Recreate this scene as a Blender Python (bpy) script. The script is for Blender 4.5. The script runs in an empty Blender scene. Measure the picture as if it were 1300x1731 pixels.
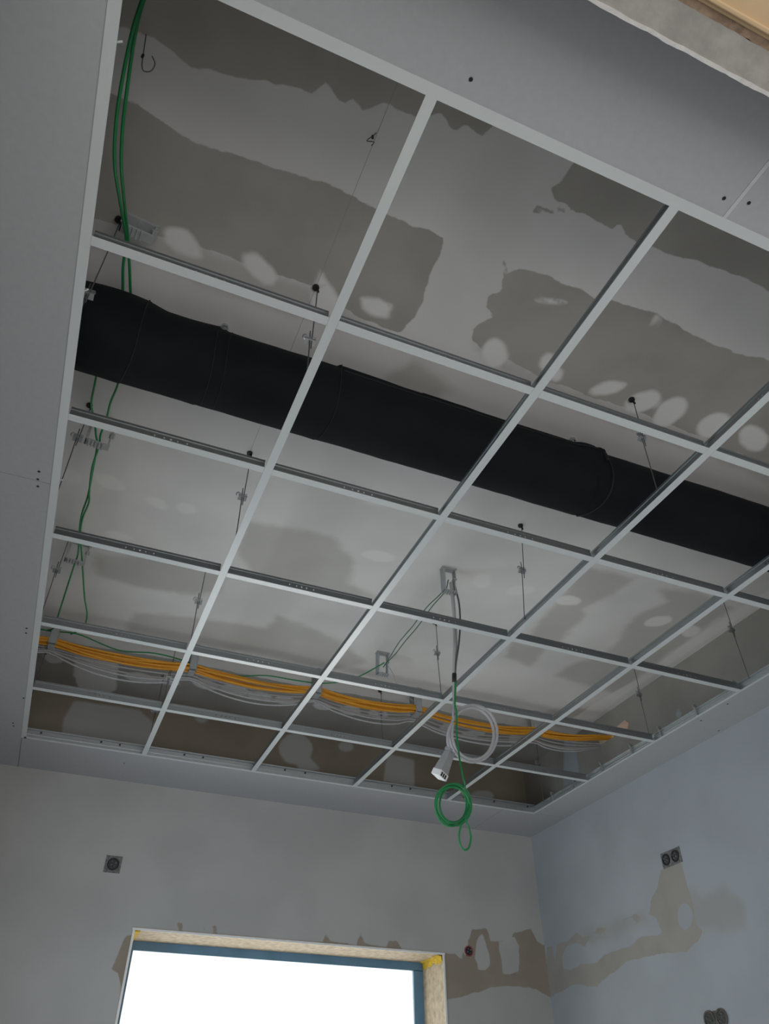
import bpy, bmesh, math, random
import numpy as np
from mathutils import Vector, Matrix, noise

random.seed(7)
M = 0.6            # one ceiling module in metres
ZC = 3.1           # height of the suspended grid above the floor
scn = bpy.context.scene
COL = scn.collection

def V(x, y, z=0.0):
    """module coordinates (x right, y away, z above the grid) -> metres"""
    return Vector((x * M, y * M, ZC + z * M))

# ------------------------------------------------------------------ camera
F, YAW, PITCH, ROLL = 1267.2, 0.3987, 0.7009, -0.0027
CX, CY, CZ = 0.46, -0.827, -2.6549
_cy, _sy, _cp, _sp = math.cos(YAW), math.sin(YAW), math.cos(PITCH), math.sin(PITCH)
FWD = Vector((_sy * _cp, _cy * _cp, _sp))
RT = Vector((_cy, -_sy, 0))
UP = RT.cross(FWD)
R2 = RT * math.cos(ROLL) + UP * math.sin(ROLL)
U2 = -RT * math.sin(ROLL) + UP * math.cos(ROLL)
cam_d = bpy.data.cameras.new('camera')
cam_d.sensor_fit = 'VERTICAL'
cam_d.sensor_height = 36.0
cam_d.lens = F * 36.0 / 1731.0
cam_d.clip_start = 0.02
cam = bpy.data.objects.new('camera', cam_d)
COL.objects.link(cam)
mw = Matrix.Identity(4)
for i in range(3):
    mw[i][0], mw[i][1], mw[i][2] = R2[i], U2[i], -FWD[i]
mw.translation = V(CX, CY, CZ)
cam.matrix_world = mw
scn.camera = cam

def un(px, py, ax, val):
    """photo point on the plane axis=val, in module coordinates"""
    d = FWD + R2 * ((px - 650) / F) - U2 * ((py - 865.5) / F)
    o = Vector((CX, CY, CZ))
    return o + d * ((val - o[ax]) / d[ax])

# ------------------------------------------------------------------ light
scn.view_settings.view_transform = 'Standard'
scn.view_settings.look = 'None'
scn.view_settings.gamma = 1.0
scn.view_settings.exposure = 0.0
scn.view_settings.use_curve_mapping = False
scn.cycles.max_bounces = 10
scn.cycles.diffuse_bounces = 6
scn.cycles.transparent_max_bounces = 12

w = bpy.data.worlds.new('sky'); scn.world = w
w.use_nodes = True
bg = w.node_tree.nodes['Background']
bg.inputs[0].default_value = (0.95, 0.97, 1.0, 1)
bg.inputs[1].default_value = 0.42

def area(name, loc, target, sx, sy, power, color):
    l = bpy.data.lights.new(name, 'AREA')
    l.shape = 'RECTANGLE'; l.size = sx; l.size_y = sy
    l.energy = power; l.color = color
    o = bpy.data.objects.new(name, l); COL.objects.link(o)
    o.location = loc
    o.rotation_euler = (Vector(target) - Vector(loc)).to_track_quat('-Z', 'Y').to_euler()
    return o

# daylight outside the film-covered window, outside the side window, and in the hall behind
area('daylight_window', V(2.75, 8.3, -2.45), V(2.75, 6.7, -2.2), 2.4, 1.9, 48, (1.0, 0.985, 0.95))
area('daylight_side_window', V(-1.3, 3.9, -2.6), V(0, 3.9, -2.5), 1.7, 1.5, 34, (0.74, 0.88, 1.0))
area('daylight_hall', V(2.0, -4.3, -3.3), V(2.3, 0.5, -2), 3.0, 2.2, 60, (1.0, 0.985, 0.97))

# ------------------------------------------------------------------ materials
def new_mat(name):
    m = bpy.data.materials.new(name); m.use_nodes = True
    nt = m.node_tree
    return m, nt, nt.nodes['Principled BSDF']

def simple(name, col, rough=0.6, metal=0.0, var=0.06, scale=30, bump=0.0, spec=0.5):
    m, nt, b = new_mat(name)
    N, L = nt.nodes, nt.links
    tc = N.new('ShaderNodeTexCoord')
    nz = N.new('ShaderNodeTexNoise'); nz.inputs['Scale'].default_value = scale; nz.inputs['Detail'].default_value = 5
    L.new(tc.outputs['Object'], nz.inputs['Vector'])
    rp = N.new('ShaderNodeValToRGB')
    rp.color_ramp.elements[0].position = 0.3; rp.color_ramp.elements[1].position = 0.7
    rp.color_ramp.elements[0].color = tuple(c * (1 - var) for c in col) + (1,)
    rp.color_ramp.elements[1].color = tuple(min(1, c * (1 + var)) for c in col) + (1,)
    L.new(nz.outputs['Fac'], rp.inputs['Fac'])
    L.new(rp.outputs['Color'], b.inputs['Base Color'])
    b.inputs['Roughness'].default_value = rough
    b.inputs['Metallic'].default_value = metal
    b.inputs['Specular IOR Level'].default_value = spec
    if bump:
        bp = N.new('ShaderNodeBump'); bp.inputs['Strength'].default_value = bump; bp.inputs['Distance'].default_value = 0.004
        L.new(nz.outputs['Fac'], bp.inputs['Height']); L.new(bp.outputs['Normal'], b.inputs['Normal'])
    return m

def patch_mat(name, filler, board, fleck=0.10, amp=0.05):
    """plasterboard: attribute 'raw' (signed distance, m) crisp edge, 'soft' feathered, 'pale' blobs"""
    m, nt, b = new_mat(name)
    N, L = nt.nodes, nt.links
    tc = N.new('ShaderNodeTexCoord')
    def attr(n):
        a = N.new('ShaderNodeAttribute'); a.attribute_name = n; return a.outputs['Fac']
    def noise_(scale, det=5):
        z = N.new('ShaderNodeTexNoise'); z.inputs['Scale'].default_value = scale; z.inputs['Detail'].default_value = det
        L.new(tc.outputs['Object'], z.inputs['Vector']); return z.outputs['Fac']
    def math_(op, a, c):
        n = N.new('ShaderNodeMath'); n.operation = op
        for i, v in enumerate((a, c)):
            if isinstance(v, (int, float)): n.inputs[i].default_value = v
            else: L.new(v, n.inputs[i])
        return n.outputs[0]
    def sm(v, a, c):
        n = N.new('ShaderNodeMapRange'); n.interpolation_type = 'SMOOTHSTEP'
        n.inputs['From Min'].default_value = a; n.inputs['From Max'].default_value = c
        L.new(v, n.inputs['Value']); return n.outputs[0]
    def mix(f, a, c):
        n = N.new('ShaderNodeMix'); n.data_type = 'RGBA'
        if isinstance(f, float): n.inputs[0].default_value = f
        else: L.new(f, n.inputs[0])
        for i, v in ((6, a), (7, c)):
            if isinstance(v, tuple): n.inputs[i].default_value = v + (1,)
            else: L.new(v, n.inputs[i])
        return n.outputs[2]
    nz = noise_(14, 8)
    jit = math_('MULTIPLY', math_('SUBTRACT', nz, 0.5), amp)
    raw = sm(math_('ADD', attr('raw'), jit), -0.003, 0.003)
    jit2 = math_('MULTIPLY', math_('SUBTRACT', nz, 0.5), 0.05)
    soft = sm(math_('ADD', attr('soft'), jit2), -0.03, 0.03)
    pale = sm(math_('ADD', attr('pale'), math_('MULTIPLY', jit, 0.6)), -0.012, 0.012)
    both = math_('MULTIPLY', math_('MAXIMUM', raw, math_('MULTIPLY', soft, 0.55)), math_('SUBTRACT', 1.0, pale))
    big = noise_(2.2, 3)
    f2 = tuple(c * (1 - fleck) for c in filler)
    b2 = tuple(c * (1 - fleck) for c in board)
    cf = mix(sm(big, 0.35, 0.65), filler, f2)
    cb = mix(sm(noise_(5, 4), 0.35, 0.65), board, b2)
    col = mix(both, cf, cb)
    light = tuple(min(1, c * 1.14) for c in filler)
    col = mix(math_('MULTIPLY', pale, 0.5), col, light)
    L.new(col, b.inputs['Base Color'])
    b.inputs['Roughness'].default_value = 0.85
    b.inputs['Specular IOR Level'].default_value = 0.25
    bp = N.new('ShaderNodeBump'); bp.inputs['Strength'].default_value = 0.15; bp.inputs['Distance'].default_value = 0.002
    L.new(noise_(60, 4), bp.inputs['Height']); L.new(bp.outputs['Normal'], b.inputs['Normal'])
    return m

MT = {}
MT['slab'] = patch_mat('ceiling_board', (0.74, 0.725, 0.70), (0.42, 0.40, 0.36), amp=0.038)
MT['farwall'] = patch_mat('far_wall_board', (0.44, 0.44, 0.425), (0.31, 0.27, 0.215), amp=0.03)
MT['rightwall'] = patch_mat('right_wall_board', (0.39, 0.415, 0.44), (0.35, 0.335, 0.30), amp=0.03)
MT['soffit'] = simple('soffit_board', (0.42, 0.425, 0.435), 0.8, var=0.03, scale=60, bump=0.05)
MT['white'] = simple('white_tee_paint', (0.60, 0.635, 0.63), 0.28, var=0.01, spec=1.0)
MT['zinc'] = simple('zinc_steel', (0.50, 0.53, 0.54), 0.42, metal=0.9, var=0.02, scale=40)
MT['zinc_dark'] = simple('dull_zinc_steel', (0.36, 0.385, 0.39), 0.36, metal=0.9, var=0.02, scale=40)
MT['wire'] = simple('steel_wire', (0.16, 0.16, 0.16), 0.5, metal=0.6)
MT['black'] = simple('black_plastic', (0.012, 0.012, 0.013), 0.6)
MT['duct'] = simple('black_duct_foam', (0.0045, 0.0065, 0.0080), 0.8, var=0.25, scale=7, bump=0.5, spec=0.25)
MT['duct_seam'] = simple('black_duct_tape', (0.006, 0.007, 0.008), 0.75, var=0.1)
MT['green'] = simple('green_cable_jacket', (0.012, 0.22, 0.065), 0.45, var=0.05)
MT['dullgreen'] = simple('pale_green_jacket', (0.07, 0.17, 0.12), 0.5, var=0.05)
MT['orange'] = simple('orange_cable_jacket', (0.74, 0.33, 0.020), 0.5, var=0.06)
MT['grey_cable'] = simple('grey_cable_jacket', (0.42, 0.42, 0.43), 0.5, var=0.05)
MT['clamp'] = simple('grey_clamp_plastic', (0.36, 0.38, 0.38), 0.5)
MT['connector'] = simple('grey_connector_plastic', (0.30, 0.31, 0.31), 0.45)
MT['whiteplastic'] = simple('white_plastic', (0.80, 0.80, 0.80), 0.45)
MT['osb'] = simple('osb_lining', (0.42, 0.35, 0.25), 0.8, var=0.25, scale=34, bump=0.3)
MT['foam'] = simple('yellow_foam', (0.55, 0.38, 0.03), 0.85, var=0.25, scale=60, bump=0.6)
MT['bead'] = simple('white_corner_bead', (0.80, 0.80, 0.78), 0.5)
MT['bluetape'] = simple('blue_frame_film', (0.10, 0.22, 0.34), 0.4, var=0.12, scale=8)
MT['frame'] = simple('window_frame_paint', (0.10, 0.20, 0.30), 0.5)
MT['screed'] = simple('floor_screed', (0.58, 0.56, 0.54), 0.9, var=0.1, scale=6)
MT['plaster'] = simple('rough_plaster', (0.36, 0.335, 0.305), 0.95, var=0.14, scale=22, bump=1.0)
MT['plaster_edge'] = simple('white_plaster_edge', (0.62, 0.61, 0.58), 0.9, var=0.08, scale=40, bump=0.8)
MT['tan'] = simple('tan_timber', (0.60, 0.43, 0.25), 0.75, var=0.12, scale=5)
MT['tan2'] = simple('crumbly_brown_mortar', (0.36, 0.26, 0.18), 0.95, var=0.35, scale=45, bump=1.0)
MT['box'] = simple('dirty_shaded_box_plastic', (0.05, 0.05, 0.05), 0.7, var=0.45, scale=90)  # grime plus recess shade, both put into the disc colour
MT['box_light'] = simple('box_rim_plaster', (0.15, 0.15, 0.145), 0.8, var=0.5, scale=90)
MT['red'] = simple('red_brown_box', (0.28, 0.05, 0.055), 0.6, var=0.3, scale=60)
MT['rust'] = simple('muddy_box', (0.10, 0.095, 0.075), 0.8, var=0.5, scale=70)
MT['paper'] = simple('torn_liner_paper', (0.72, 0.50, 0.38), 0.8, var=0.1)
MT['seam'] = simple('joint_filler', (0.56, 0.56, 0.57), 0.85, var=0.05)

def film_mat():
    m, nt, b = new_mat('window_film')
    N, L = nt.nodes, nt.links
    out = N['Material Output']
    tr = N.new('ShaderNodeBsdfTransparent'); tr.inputs[0].default_value = (0.97, 0.98, 0.98, 1)
    tl = N.new('ShaderNodeBsdfTranslucent')
    tc = N.new('ShaderNodeTexCoord'); nz = N.new('ShaderNodeTexNoise'); nz.inputs['Scale'].default_value = 1.6
    mp = N.new('ShaderNodeMapping'); mp.inputs['Rotation'].default_value = (0, 0.6, 0); mp.inputs['Scale'].default_value = (3, 1, 1)
    L.new(tc.outputs['Object'], mp.inputs[0]); L.new(mp.outputs[0], nz.inputs['Vector'])
    rp = N.new('ShaderNodeValToRGB')
    rp.color_ramp.elements[0].color = (0.80, 0.86, 0.90, 1); rp.color_ramp.elements[1].color = (0.95, 0.95, 0.90, 1)
    rp.color_ramp.elements[0].position = 0.38; rp.color_ramp.elements[1].position = 0.6
    L.new(nz.outputs['Fac'], rp.inputs['Fac']); L.new(rp.outputs['Color'], tl.inputs[0])
    mx = N.new('ShaderNodeMixShader'); mx.inputs[0].default_value = 0.55
    L.new(tr.outputs[0], mx.inputs[1]); L.new(tl.outputs[0], mx.inputs[2]); L.new(mx.outputs[0], out.inputs[0])
    return m
MT['film'] = film_mat()

# ------------------------------------------------------------------ helpers
def tag(o, label=None, cat=None, group=None, kind=None):
    if label: o['label'] = label
    if cat: o['category'] = cat
    if group: o['group'] = group
    if kind: o['kind'] = kind
    return o

def link(name, me, mats, parent=None):
    o = bpy.data.objects.new(name, me); COL.objects.link(o)
    if not isinstance(mats, (list, tuple)): mats = [mats]
    for m in mats: me.materials.append(m)
    if parent: o.parent = parent
    return o

def empty(name, loc, label, cat, group=None):
    o = bpy.data.objects.new(name, None); COL.objects.link(o)
    o.location = loc; o.empty_display_size = 0.05
    return tag(o, label, cat, group)

class MB:
    """collects verts/faces (metres) for ONE mesh"""
    def __init__(s): s.v = []; s.f = []; s.mi = []
    def add(s, vs, fs, mi=0):
        k = len(s.v); s.v += [tuple(a) for a in vs]; s.f += [tuple(i + k for i in f) for f in fs]; s.mi += [mi] * len(fs)
    def box(s, a, b, mi=0):
        x0, y0, z0 = a; x1, y1, z1 = b
        s.add([(x0,y0,z0),(x1,y0,z0),(x1,y1,z0),(x0,y1,z0),(x0,y0,z1),(x1,y0,z1),(x1,y1,z1),(x0,y1,z1)],
              [(0,3,2,1),(4,5,6,7),(0,1,5,4),(1,2,6,5),(2,3,7,6),(3,0,4,7)], mi)
    def tube(s, pts, r, n=8, mi=0, closed=False):
        pts = [Vector(p) for p in pts]
        m = len(pts)
        t0 = (pts[1] - pts[0]).normalized()
        nrm = t0.orthogonal().normalized()
        rings = []
        for i, p in enumerate(pts):
            t = (pts[min(i+1, m-1)] - pts[max(i-1, 0)])
            t = t.normalized() if t.length > 1e-9 else t0
            nrm = (nrm - t * nrm.dot(t))
            nrm = nrm.normalized() if nrm.length > 1e-6 else t.orthogonal().normalized()
            bn = t.cross(nrm)
            rr = r(i / (m - 1)) if callable(r) else r
            rings.append([p + (nrm * math.cos(a) + bn * math.sin(a)) * rr for a in [2 * math.pi * k / n for k in range(n)]])
        vs = [v for ring in rings for v in ring]
        fs = [(i*n+k, i*n+(k+1)%n, (i+1)*n+(k+1)%n, (i+1)*n+k) for i in range(m-1) for k in range(n)]
        fs += [tuple(reversed(range(n))), tuple((m-1)*n + k for k in range(n))]
        s.add(vs, fs, mi)
    def build(s, name, mats, parent=None, smooth=False, bevel=0):
        me = bpy.data.meshes.new(name)
        me.from_pydata(s.v, [], s.f)
        me.polygons.foreach_set('material_index', s.mi)
        if smooth: me.polygons.foreach_set('use_smooth', [True] * len(s.f))
        me.update()
        o = link(name, me, mats, parent)
        if bevel:
            b = o.modifiers.new('bevel', 'BEVEL'); b.width = bevel; b.segments = 2
        return o

def spline(pts, sub=8):
    """Catmull-Rom through points"""
    p = [Vector(a) for a in pts]
    p = [p[0] * 2 - p[1]] + p + [p[-1] * 2 - p[-2]]
    out = []
    for i in range(1, len(p) - 2):
        for k in range(sub):
            t = k / sub
            a, b, c, d = p[i-1], p[i], p[i+1], p[i+2]
            out.append(0.5 * ((2*b) + (c-a)*t + (2*a-5*b+4*c-d)*t*t + (-a+3*b-3*c+d)*t**3))
    out.append(p[-2])
    return out

def struct(o): o['kind'] = 'structure'; return o

# ---- signed distance of points to polygons (metres, positive inside)
def sdf(P, poly):
    q = np.array(poly, float); r = np.roll(q, -1, axis=0)
    best = np.full(len(P), 1e9); inside = np.zeros(len(P), bool)
    for a, b in zip(q, r):
        e = b - a; L2 = max(e @ e, 1e-12)
        t = np.clip(((P - a) @ e) / L2, 0, 1)
        d = P - a - t[:, None] * e
        best = np.minimum(best, (d * d).sum(1))
        if a[1] != b[1]:
            c = ((a[1] > P[:, 1]) != (b[1] > P[:, 1])) & (P[:, 0] < (b[0]-a[0]) * (P[:, 1]-a[1]) / (b[1]-a[1]) + a[0])
            inside ^= c
    d = np.sqrt(best)
    return np.where(inside, d, -d)

def ell(cx, cy, rx, ry, deg=0, n=20):
    c, s = math.cos(math.radians(deg)), math.sin(math.radians(deg))
    out = []
    for k in range(n):
        a = 2 * math.pi * k / n
        u, v = rx * math.cos(a), ry * math.sin(a)
        out.append((cx + u*c - v*s, cy + u*s + v*c))
    return out

def surface(name, ax, val, a0, a1, b0, b1, mat, raw=(), soft=(), pale=(), holes=(), rawholes=(), thick=0.02, out=1, step=0.016, world_raw=()):
    """a board surface on plane axis=val (module units) with filler patterns and real openings"""
    ia, ib = [i for i in range(3) if i != ax]
    def conv(polys):
        res = []
        for pl in polys:
            res.append([(un(x, y, ax, val)[ia] * M, un(x, y, ax, val)[ib] * M) for x, y in pl])
        return res
    def line(c0, c1, extra):
        n = int((c1 - c0) * M / step) + 1
        g = set(np.round(np.linspace(c0, c1, n + 1), 5)) | {round(e, 5) for e in extra}
        return np.array(sorted(g))
    ga = line(a0, a1, [h[i] for h in holes for i in (0, 1)])
    gb = line(b0, b1, [h[i] for h in holes for i in (2, 3)])
    A, B = np.meshgrid(ga, gb, indexing='ij')
    P = np.stack([A.ravel() * M, B.ravel() * M], 1)
    def field(polys):
        f = np.full(len(P), -0.3)
        for pl in polys: f = np.maximum(f, sdf(P, pl))
        return f
    fr = field(conv(raw) + [[(a*M, b*M) for a, b in pl] for pl in world_raw])
    if rawholes: fr = np.minimum(fr, -field(conv(rawholes)))
    fs, fp = field(conv(soft)), field(conv(pale))
    na, nb = len(ga), len(gb)
    co = np.zeros((len(P), 3)); co[:, ia] = P[:, 0]; co[:, ib] = P[:, 1]; co[:, ax] = val * M
    co[:, 2] += ZC
    faces = []
    for i in range(na - 1):
        for j in range(nb - 1):
            ca, cb = (ga[i] + ga[i+1]) / 2, (gb[j] + gb[j+1]) / 2
            if any(h[0] < ca < h[1] and h[2] < cb < h[3] for h in holes): continue
            faces.append((i*nb+j, (i+1)*nb+j, (i+1)*nb+j+1, i*nb+j+1))
    me = bpy.data.meshes.new(name)
    me.from_pydata(co.tolist(), [], faces); me.update()
    for nme, arr in (('raw', fr), ('soft', fs), ('pale', fp)):
        at = me.attributes.new(nme, 'FLOAT', 'POINT'); at.data.foreach_set('value', arr.astype(np.float32))
    n = me.polygons[0].normal[ax]
    o = link(name, me, mat)
    so = o.modifiers.new('thickness', 'SOLIDIFY'); so.thickness = thick
    so.offset = 1 if n * out > 0 else -1
    return struct(o)

# ------------------------------------------------------------------ the shell
XL, XR, YN, YF, H = -0.45, 5.42, -0.43, 6.70, 0.77
ZF = -ZC / M
mb = MB(); mb.box((-1.2, -3.2, -0.1), (XR*M+0.4, YF*M+0.3, 0)); struct(mb.build('floor', MT['screed']))

# upper ceiling: bare board with filler bands
raw = [
 [(120,-60),(165,60),(200,48),(240,55),(285,78),(330,115),(400,130),(450,137),(490,145),(530,155),(545,143),(553,138),(560,152),(580,175),(600,165),(610,187),(650,176),(700,195),(730,195),(742,192),(760,219),(770,220),(790,210),(815,231),(835,213),(900,190),(600,-60)],
 [(120,150),(185,158),(210,168),(235,175),(250,193),(280,210),(330,240),(400,262),(470,287),(550,310),(630,350),(690,377),(740,397),(752,403),(745,425),(725,470),(715,505),(700,540),(675,562),(600,535),(545,490),(480,470),(400,440),(330,415),(250,395),(120,360)],
 [(901,357),(905,347),(912,354),(930,357),(965,352),(940,338),(935,320),(950,305),(970,280),(1000,200),(1400,380),(1400,520),(1300,492),(1260,470),(1220,456),(1200,452),(1180,440),(1150,436),(1130,430),(1110,420),(1085,413),(1075,405),(1060,398),(1047,375),(1035,390),(1020,375),(1000,370),(985,360),(960,360)],
 [(850,440),(848,480),(852,492),(825,500),(822,520),(835,535),(800,555),(797,575),(812,590),(850,600),(900,632),(950,652),(1000,672),(1100,705),(1200,745),(1300,790),(1420,850),(1420,640),(1290,606),(1250,598),(1200,580),(1160,560),(1120,535),(1080,520),(1035,510),(1010,505),(985,492),(960,480),(920,465),(872,455),(858,461)],
]
soft = [
 [(120,350),(250,390),(400,440),(545,490),(640,560),(560,550),(400,500),(250,440),(120,400)],
 [(800,580),(900,625),(1000,665),(1200,740),(1400,830),(1400,860),(1200,772),(1000,700),(850,640)],
 [(155,938),(260,940),(385,962),(372,1000),(330,1006),(240,994),(165,972)],
 [(226,1035),(320,1043),(450,1062),(470,1040),(560,1075),(620,1120),(560,1132),(400,1100),(210,1070)],
 [(415,880),(560,905),(600,950),(590,985),(640,1010),(560,1010),(430,975),(400,930)],
 [(990,957),(1072,978),(1035,1006),(985,1030),(988,1042),(958,1072),(945,1090),(893,1075)],
 [(865,1083),(922,1095),(897,1128),(855,1110)],
 [(1112,996),(1180,1000),(1238,1028),(1190,1062),(1150,1092),(1100,1127),(1076,1147),(1042,1174),(985,1156),(938,1143),(960,1126),(1012,1110),(1046,1084),(1060,1056),(1085,1036),(1128,1018)],
 [(650,640),(700,605),(770,660),(700,690)],
 [(930,1200),(1010,1195),(960,1230),(900,1225)],
]
pale = [
 [(277,388),(290,385),(315,390),(335,412),(341,434),(325,434),(300,428),(280,408)],
 [(411,430),(432,426),(455,448),(470,468),(460,480),(445,479),(425,463),(412,445)],
 [(524,495),(543,460),(575,508),(568,535),(530,532)],
 [(610,503),(640,505),(662,515),(657,538),(630,535),(612,522)],
 ell(932,509,26,2.5,4), ell(1107,541,3,9,25), ell(1115,545,2,8,25), ell(836,597,21,24), ell(926,613,13,16,30), ell(940,632,12,12), ell(1027,656,32,10,-12), ell(1086,679,32,16,-20), ell(1133,696,32,19,-38), ell(1207,720,30,19,-20), ell(1274,741,21,25,-60),
 ell(122,805,18,11,20), ell(185,815,28,11,22), ell(265,850,20,8,25), ell(315,860,17,9,15), ell(200,905,24,6,12), ell(645,850,30,6,5), ell(640,940,30,9,8),
 ell(815,982,16,12), ell(880,998,26,8,-5), ell(960,1015,22,8), ell(1113,1050,24,8,-10), ell(1168,1067,16,9,-10),
 [(1340,1000),(1240,1052),(1148,1112),(1050,1178),(1004,1216),(965,1216),(1020,1180),(1080,1147),(1150,1094),(1245,1032),(1320,985)],
]
# brown bare strip next to the far wall, with filler dabs over the screws
far_strip = [[(XL, 5.62), (0.3, 5.66), (1.0, 5.60), (2.2, 5.66), (3.4, 5.60), (4.4, 5.66), (XR, 5.60), (XR, 6.71), (XL, 6.71)]]
pale += [ell(90,1112,16,9,15), [(128,1105),(200,1118),(196,1165),(165,1188),(140,1180),(125,1140)], ell(238,1146,28,8,10), ell(285,1152,18,6,12), ell(348,1157,22,8,12), ell(397,1166,24,8,12), ell(440,1177,22,7,10), ell(482,1184,18,7,8),
         ell(545,1194,15,6,8), ell(592,1201,18,8,8), ell(640,1207,16,8,8), ell(756,1232,12,10), ell(800,1240,20,5,-5), ell(870,1250,10,8)]
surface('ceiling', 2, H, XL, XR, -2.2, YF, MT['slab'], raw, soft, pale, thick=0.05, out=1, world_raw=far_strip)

# far wall, with the window opening; bare board shows round the window and in the void above the soffit
WX0, WX1, WZ1, WZ0 = 1.285, 4.234, -1.237, -3.4
fraw = [
 [(212,1581),(224,1580),(216,1640),(206,1700),(198,1760),(190,1760),(196,1731),(203,1695),(205,1665),(200,1645),(188,1640),(196,1618)],
 [(748,1600),(752,1611),(770,1612),(780,1622),(782,1600),(785,1577),(790,1592),(797,1572),(822,1571),(830,1590),(843,1592),(860,1588),(870,1578),(898,1570),(908,1590),(922,1600),(940,1640),(940,1690),(905,1672),(870,1666),(830,1668),(800,1680),(740,1694)],
 [(530,1610),(535,1594),(546,1592),(551,1576),(557,1590),(575,1594),(603,1600),(610,1572),(616,1592),(628,1598),(652,1600),(658,1590),(670,1592),(682,1605),(700,1625)],
 [(296,1590),(303,1575),(301,1560),(308,1562),(310,1590)],
 [(344,1590),(345,1560),(349,1590)], [(360,1592),(358,1566),(366,1562),(371,1592)],
]
fholes = [ell(787,1600,4,14), [(806,1590),(815,1577),(820,1592),(827,1612),(828,1632),(820,1640),(808,1640),(802,1620)],
          [(843,1594),(853,1590),(870,1582),(877,1600),(877,1644),(850,1647),(847,1620)]]
vraw = [[(XL,0.05),(XL,0.9),(XR+.1,0.9),(XR+.1,0.05)]]
fpale = [[(100,1290),(108,1215),(125,1185),(235,1200),(262,1225),(240,1300)], ell(341,1210,11,12), ell(500,1266,28,26), ell(585,1262,12,8), [(500,1290),(520,1275),(540,1300),(510,1310)], [(648,1320),(655,1275),(700,1285),(700,1330)], ell(815,1345,20,8)]
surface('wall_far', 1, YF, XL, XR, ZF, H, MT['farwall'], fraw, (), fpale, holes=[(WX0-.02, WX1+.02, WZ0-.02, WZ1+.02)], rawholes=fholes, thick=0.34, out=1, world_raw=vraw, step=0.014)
rraw = [
 [(1117,1470),(1150,1458),(1157,1480),(1163,1500),(1170,1520),(1174,1545),(1178,1565),(1190,1575),(1178,1590),(1160,1608),(1120,1613),(1060,1625),(1030,1648),(1010,1668),(970,1664),(935,1682),(925,1684),(925,1600),(935,1600),(938,1640),(941,1596),(960,1590),(975,1576),(985,1584),(1000,1580),(1010,1568),(1030,1566),(1060,1552),(1075,1545),(1085,1552),(1098,1540),(1102,1520),(1112,1500)],
]
rholes = [[(950,1618),(958,1600),(975,1594),(990,1600),(1000,1582),(1022,1578),(1030,1560),(1050,1556),(1068,1552),(1078,1560),(1095,1545),(1108,1552),(1118,1575),(1112,1580),(1082,1584),(1066,1600),(1020,1614),(1010,1628),(985,1630),(965,1640),(952,1636)],
          ell(1158,1549,13,22)]
rsoft = [[(1165,1500),(1190,1515),(1225,1495),(1258,1530),(1262,1572),(1175,1575)], [(1225,1510),(1255,1525),(1262,1570),(1215,1572)], [(980,1575),(1090,1540),(1100,1560),(1000,1600)]]
rw_world = [[(-0.3,0.05),(-0.3,0.9),(YF+.1,0.9),(YF+.1,0.05)]]
rpale = [[(952,1330),(954,1255),(962,1240),(972,1250),(980,1320)], ell(872,1320,14,5), ell(1147,1207,4,7)]
HY0, HY1, HZ0, HZ1 = 4.98, 5.22, 0.50, 0.62
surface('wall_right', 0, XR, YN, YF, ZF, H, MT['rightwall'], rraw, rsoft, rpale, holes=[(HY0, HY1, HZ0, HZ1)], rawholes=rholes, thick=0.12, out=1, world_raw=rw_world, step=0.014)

# left wall with its side window opening, near wall with the opening the photo is taken through
mb = MB()
def wb(a, b): mb.box(V(*a), V(*b))
wb((XL-.3, YN-.3, ZF), (XL, 2.6, H)); wb((XL-.3, 5.2, ZF), (XL, YF+.5, H)); wb((XL-.3, 2.6, ZF), (XL, 5.2, -3.6)); wb((XL-.3, 2.6, -1.3), (XL, 5.2, H))
struct(mb.build('wall_left', MT['soffit']))
OZ = -0.20
mb = MB()
wb((XL, YN-.09, ZF), (-0.1, YN, H)); wb((4.2, YN-.09, ZF), (XR, YN, H)); wb((-0.1, YN-.09, OZ+.02), (4.2, YN, H))
struct(mb.build('wall_near', MT['soffit']))

def rough_strip(name, x0, x1, y0, y1, z0, z1, mat, amp, seed, n=240, m=6):
    """underside strip with broken edges"""
    mb = MB(); vs = []
    for i in range(n + 1):
        x = x0 + (x1 - x0) * i / n
        for j in range(m + 1):
            t = j / m
            y = y0 + (y1 - y0) * t
            e = amp * (noise.noise(Vector((x*14, t*2+seed, seed))) + 0.6 * noise.noise(Vector((x*45, t*3, seed+5))))
            yy = y + (e if j in (0, m) else e * 0.3)
            zz = z0 + amp * 0.35 * noise.noise(Vector((x*25, y*25, seed+9)))
            vs.append(V(x, yy, zz))
    k = len(vs)
    for i in range(n + 1):
        x = x0 + (x1 - x0) * i / n
        vs.append(V(x, y0, z1)); vs.append(V(x, y1, z1))
    fs = []
    for i in range(n):
        for j in range(m):
            a = i*(m+1)+j; fs.append((a, a+1, a+m+2, a+m+1))
        fs.append((i*(m+1), (i+1)*(m+1), k+2*i+2, k+2*i))
        fs.append((i*(m+1)+m, k+2*i+1, k+2*i+3, (i+1)*(m+1)+m))
        fs.append((k+2*i, k+2*i+2, k+2*i+3, k+2*i+1))
    mb.add(vs, fs)
    return mb.build(name, mat, smooth=False)
struct(rough_strip('trim_1', -0.1, 4.2, YN-0.088, YN+.006, OZ, OZ+.03, MT['plaster'], 0.004, 3.0))
struct(rough_strip('trim_2', -0.1, 4.2, YN-.001, YN+0.010, OZ-.003, OZ+.03, MT['plaster_edge'], 0.0028, 8.0, m=2))
struct(rough_strip('trim_3', -0.1, 4.2, YN-0.118, YN-0.086, OZ+.006, OZ+.05, MT['tan2'], 0.008, 13.0, m=4))
mb = MB(); mb.box(V(-0.1, -1.9, OZ-.005), V(4.2, YN-.110, OZ+.1))
struct(mb.build('trim_4', MT['tan'], bevel=0.004))
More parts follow.
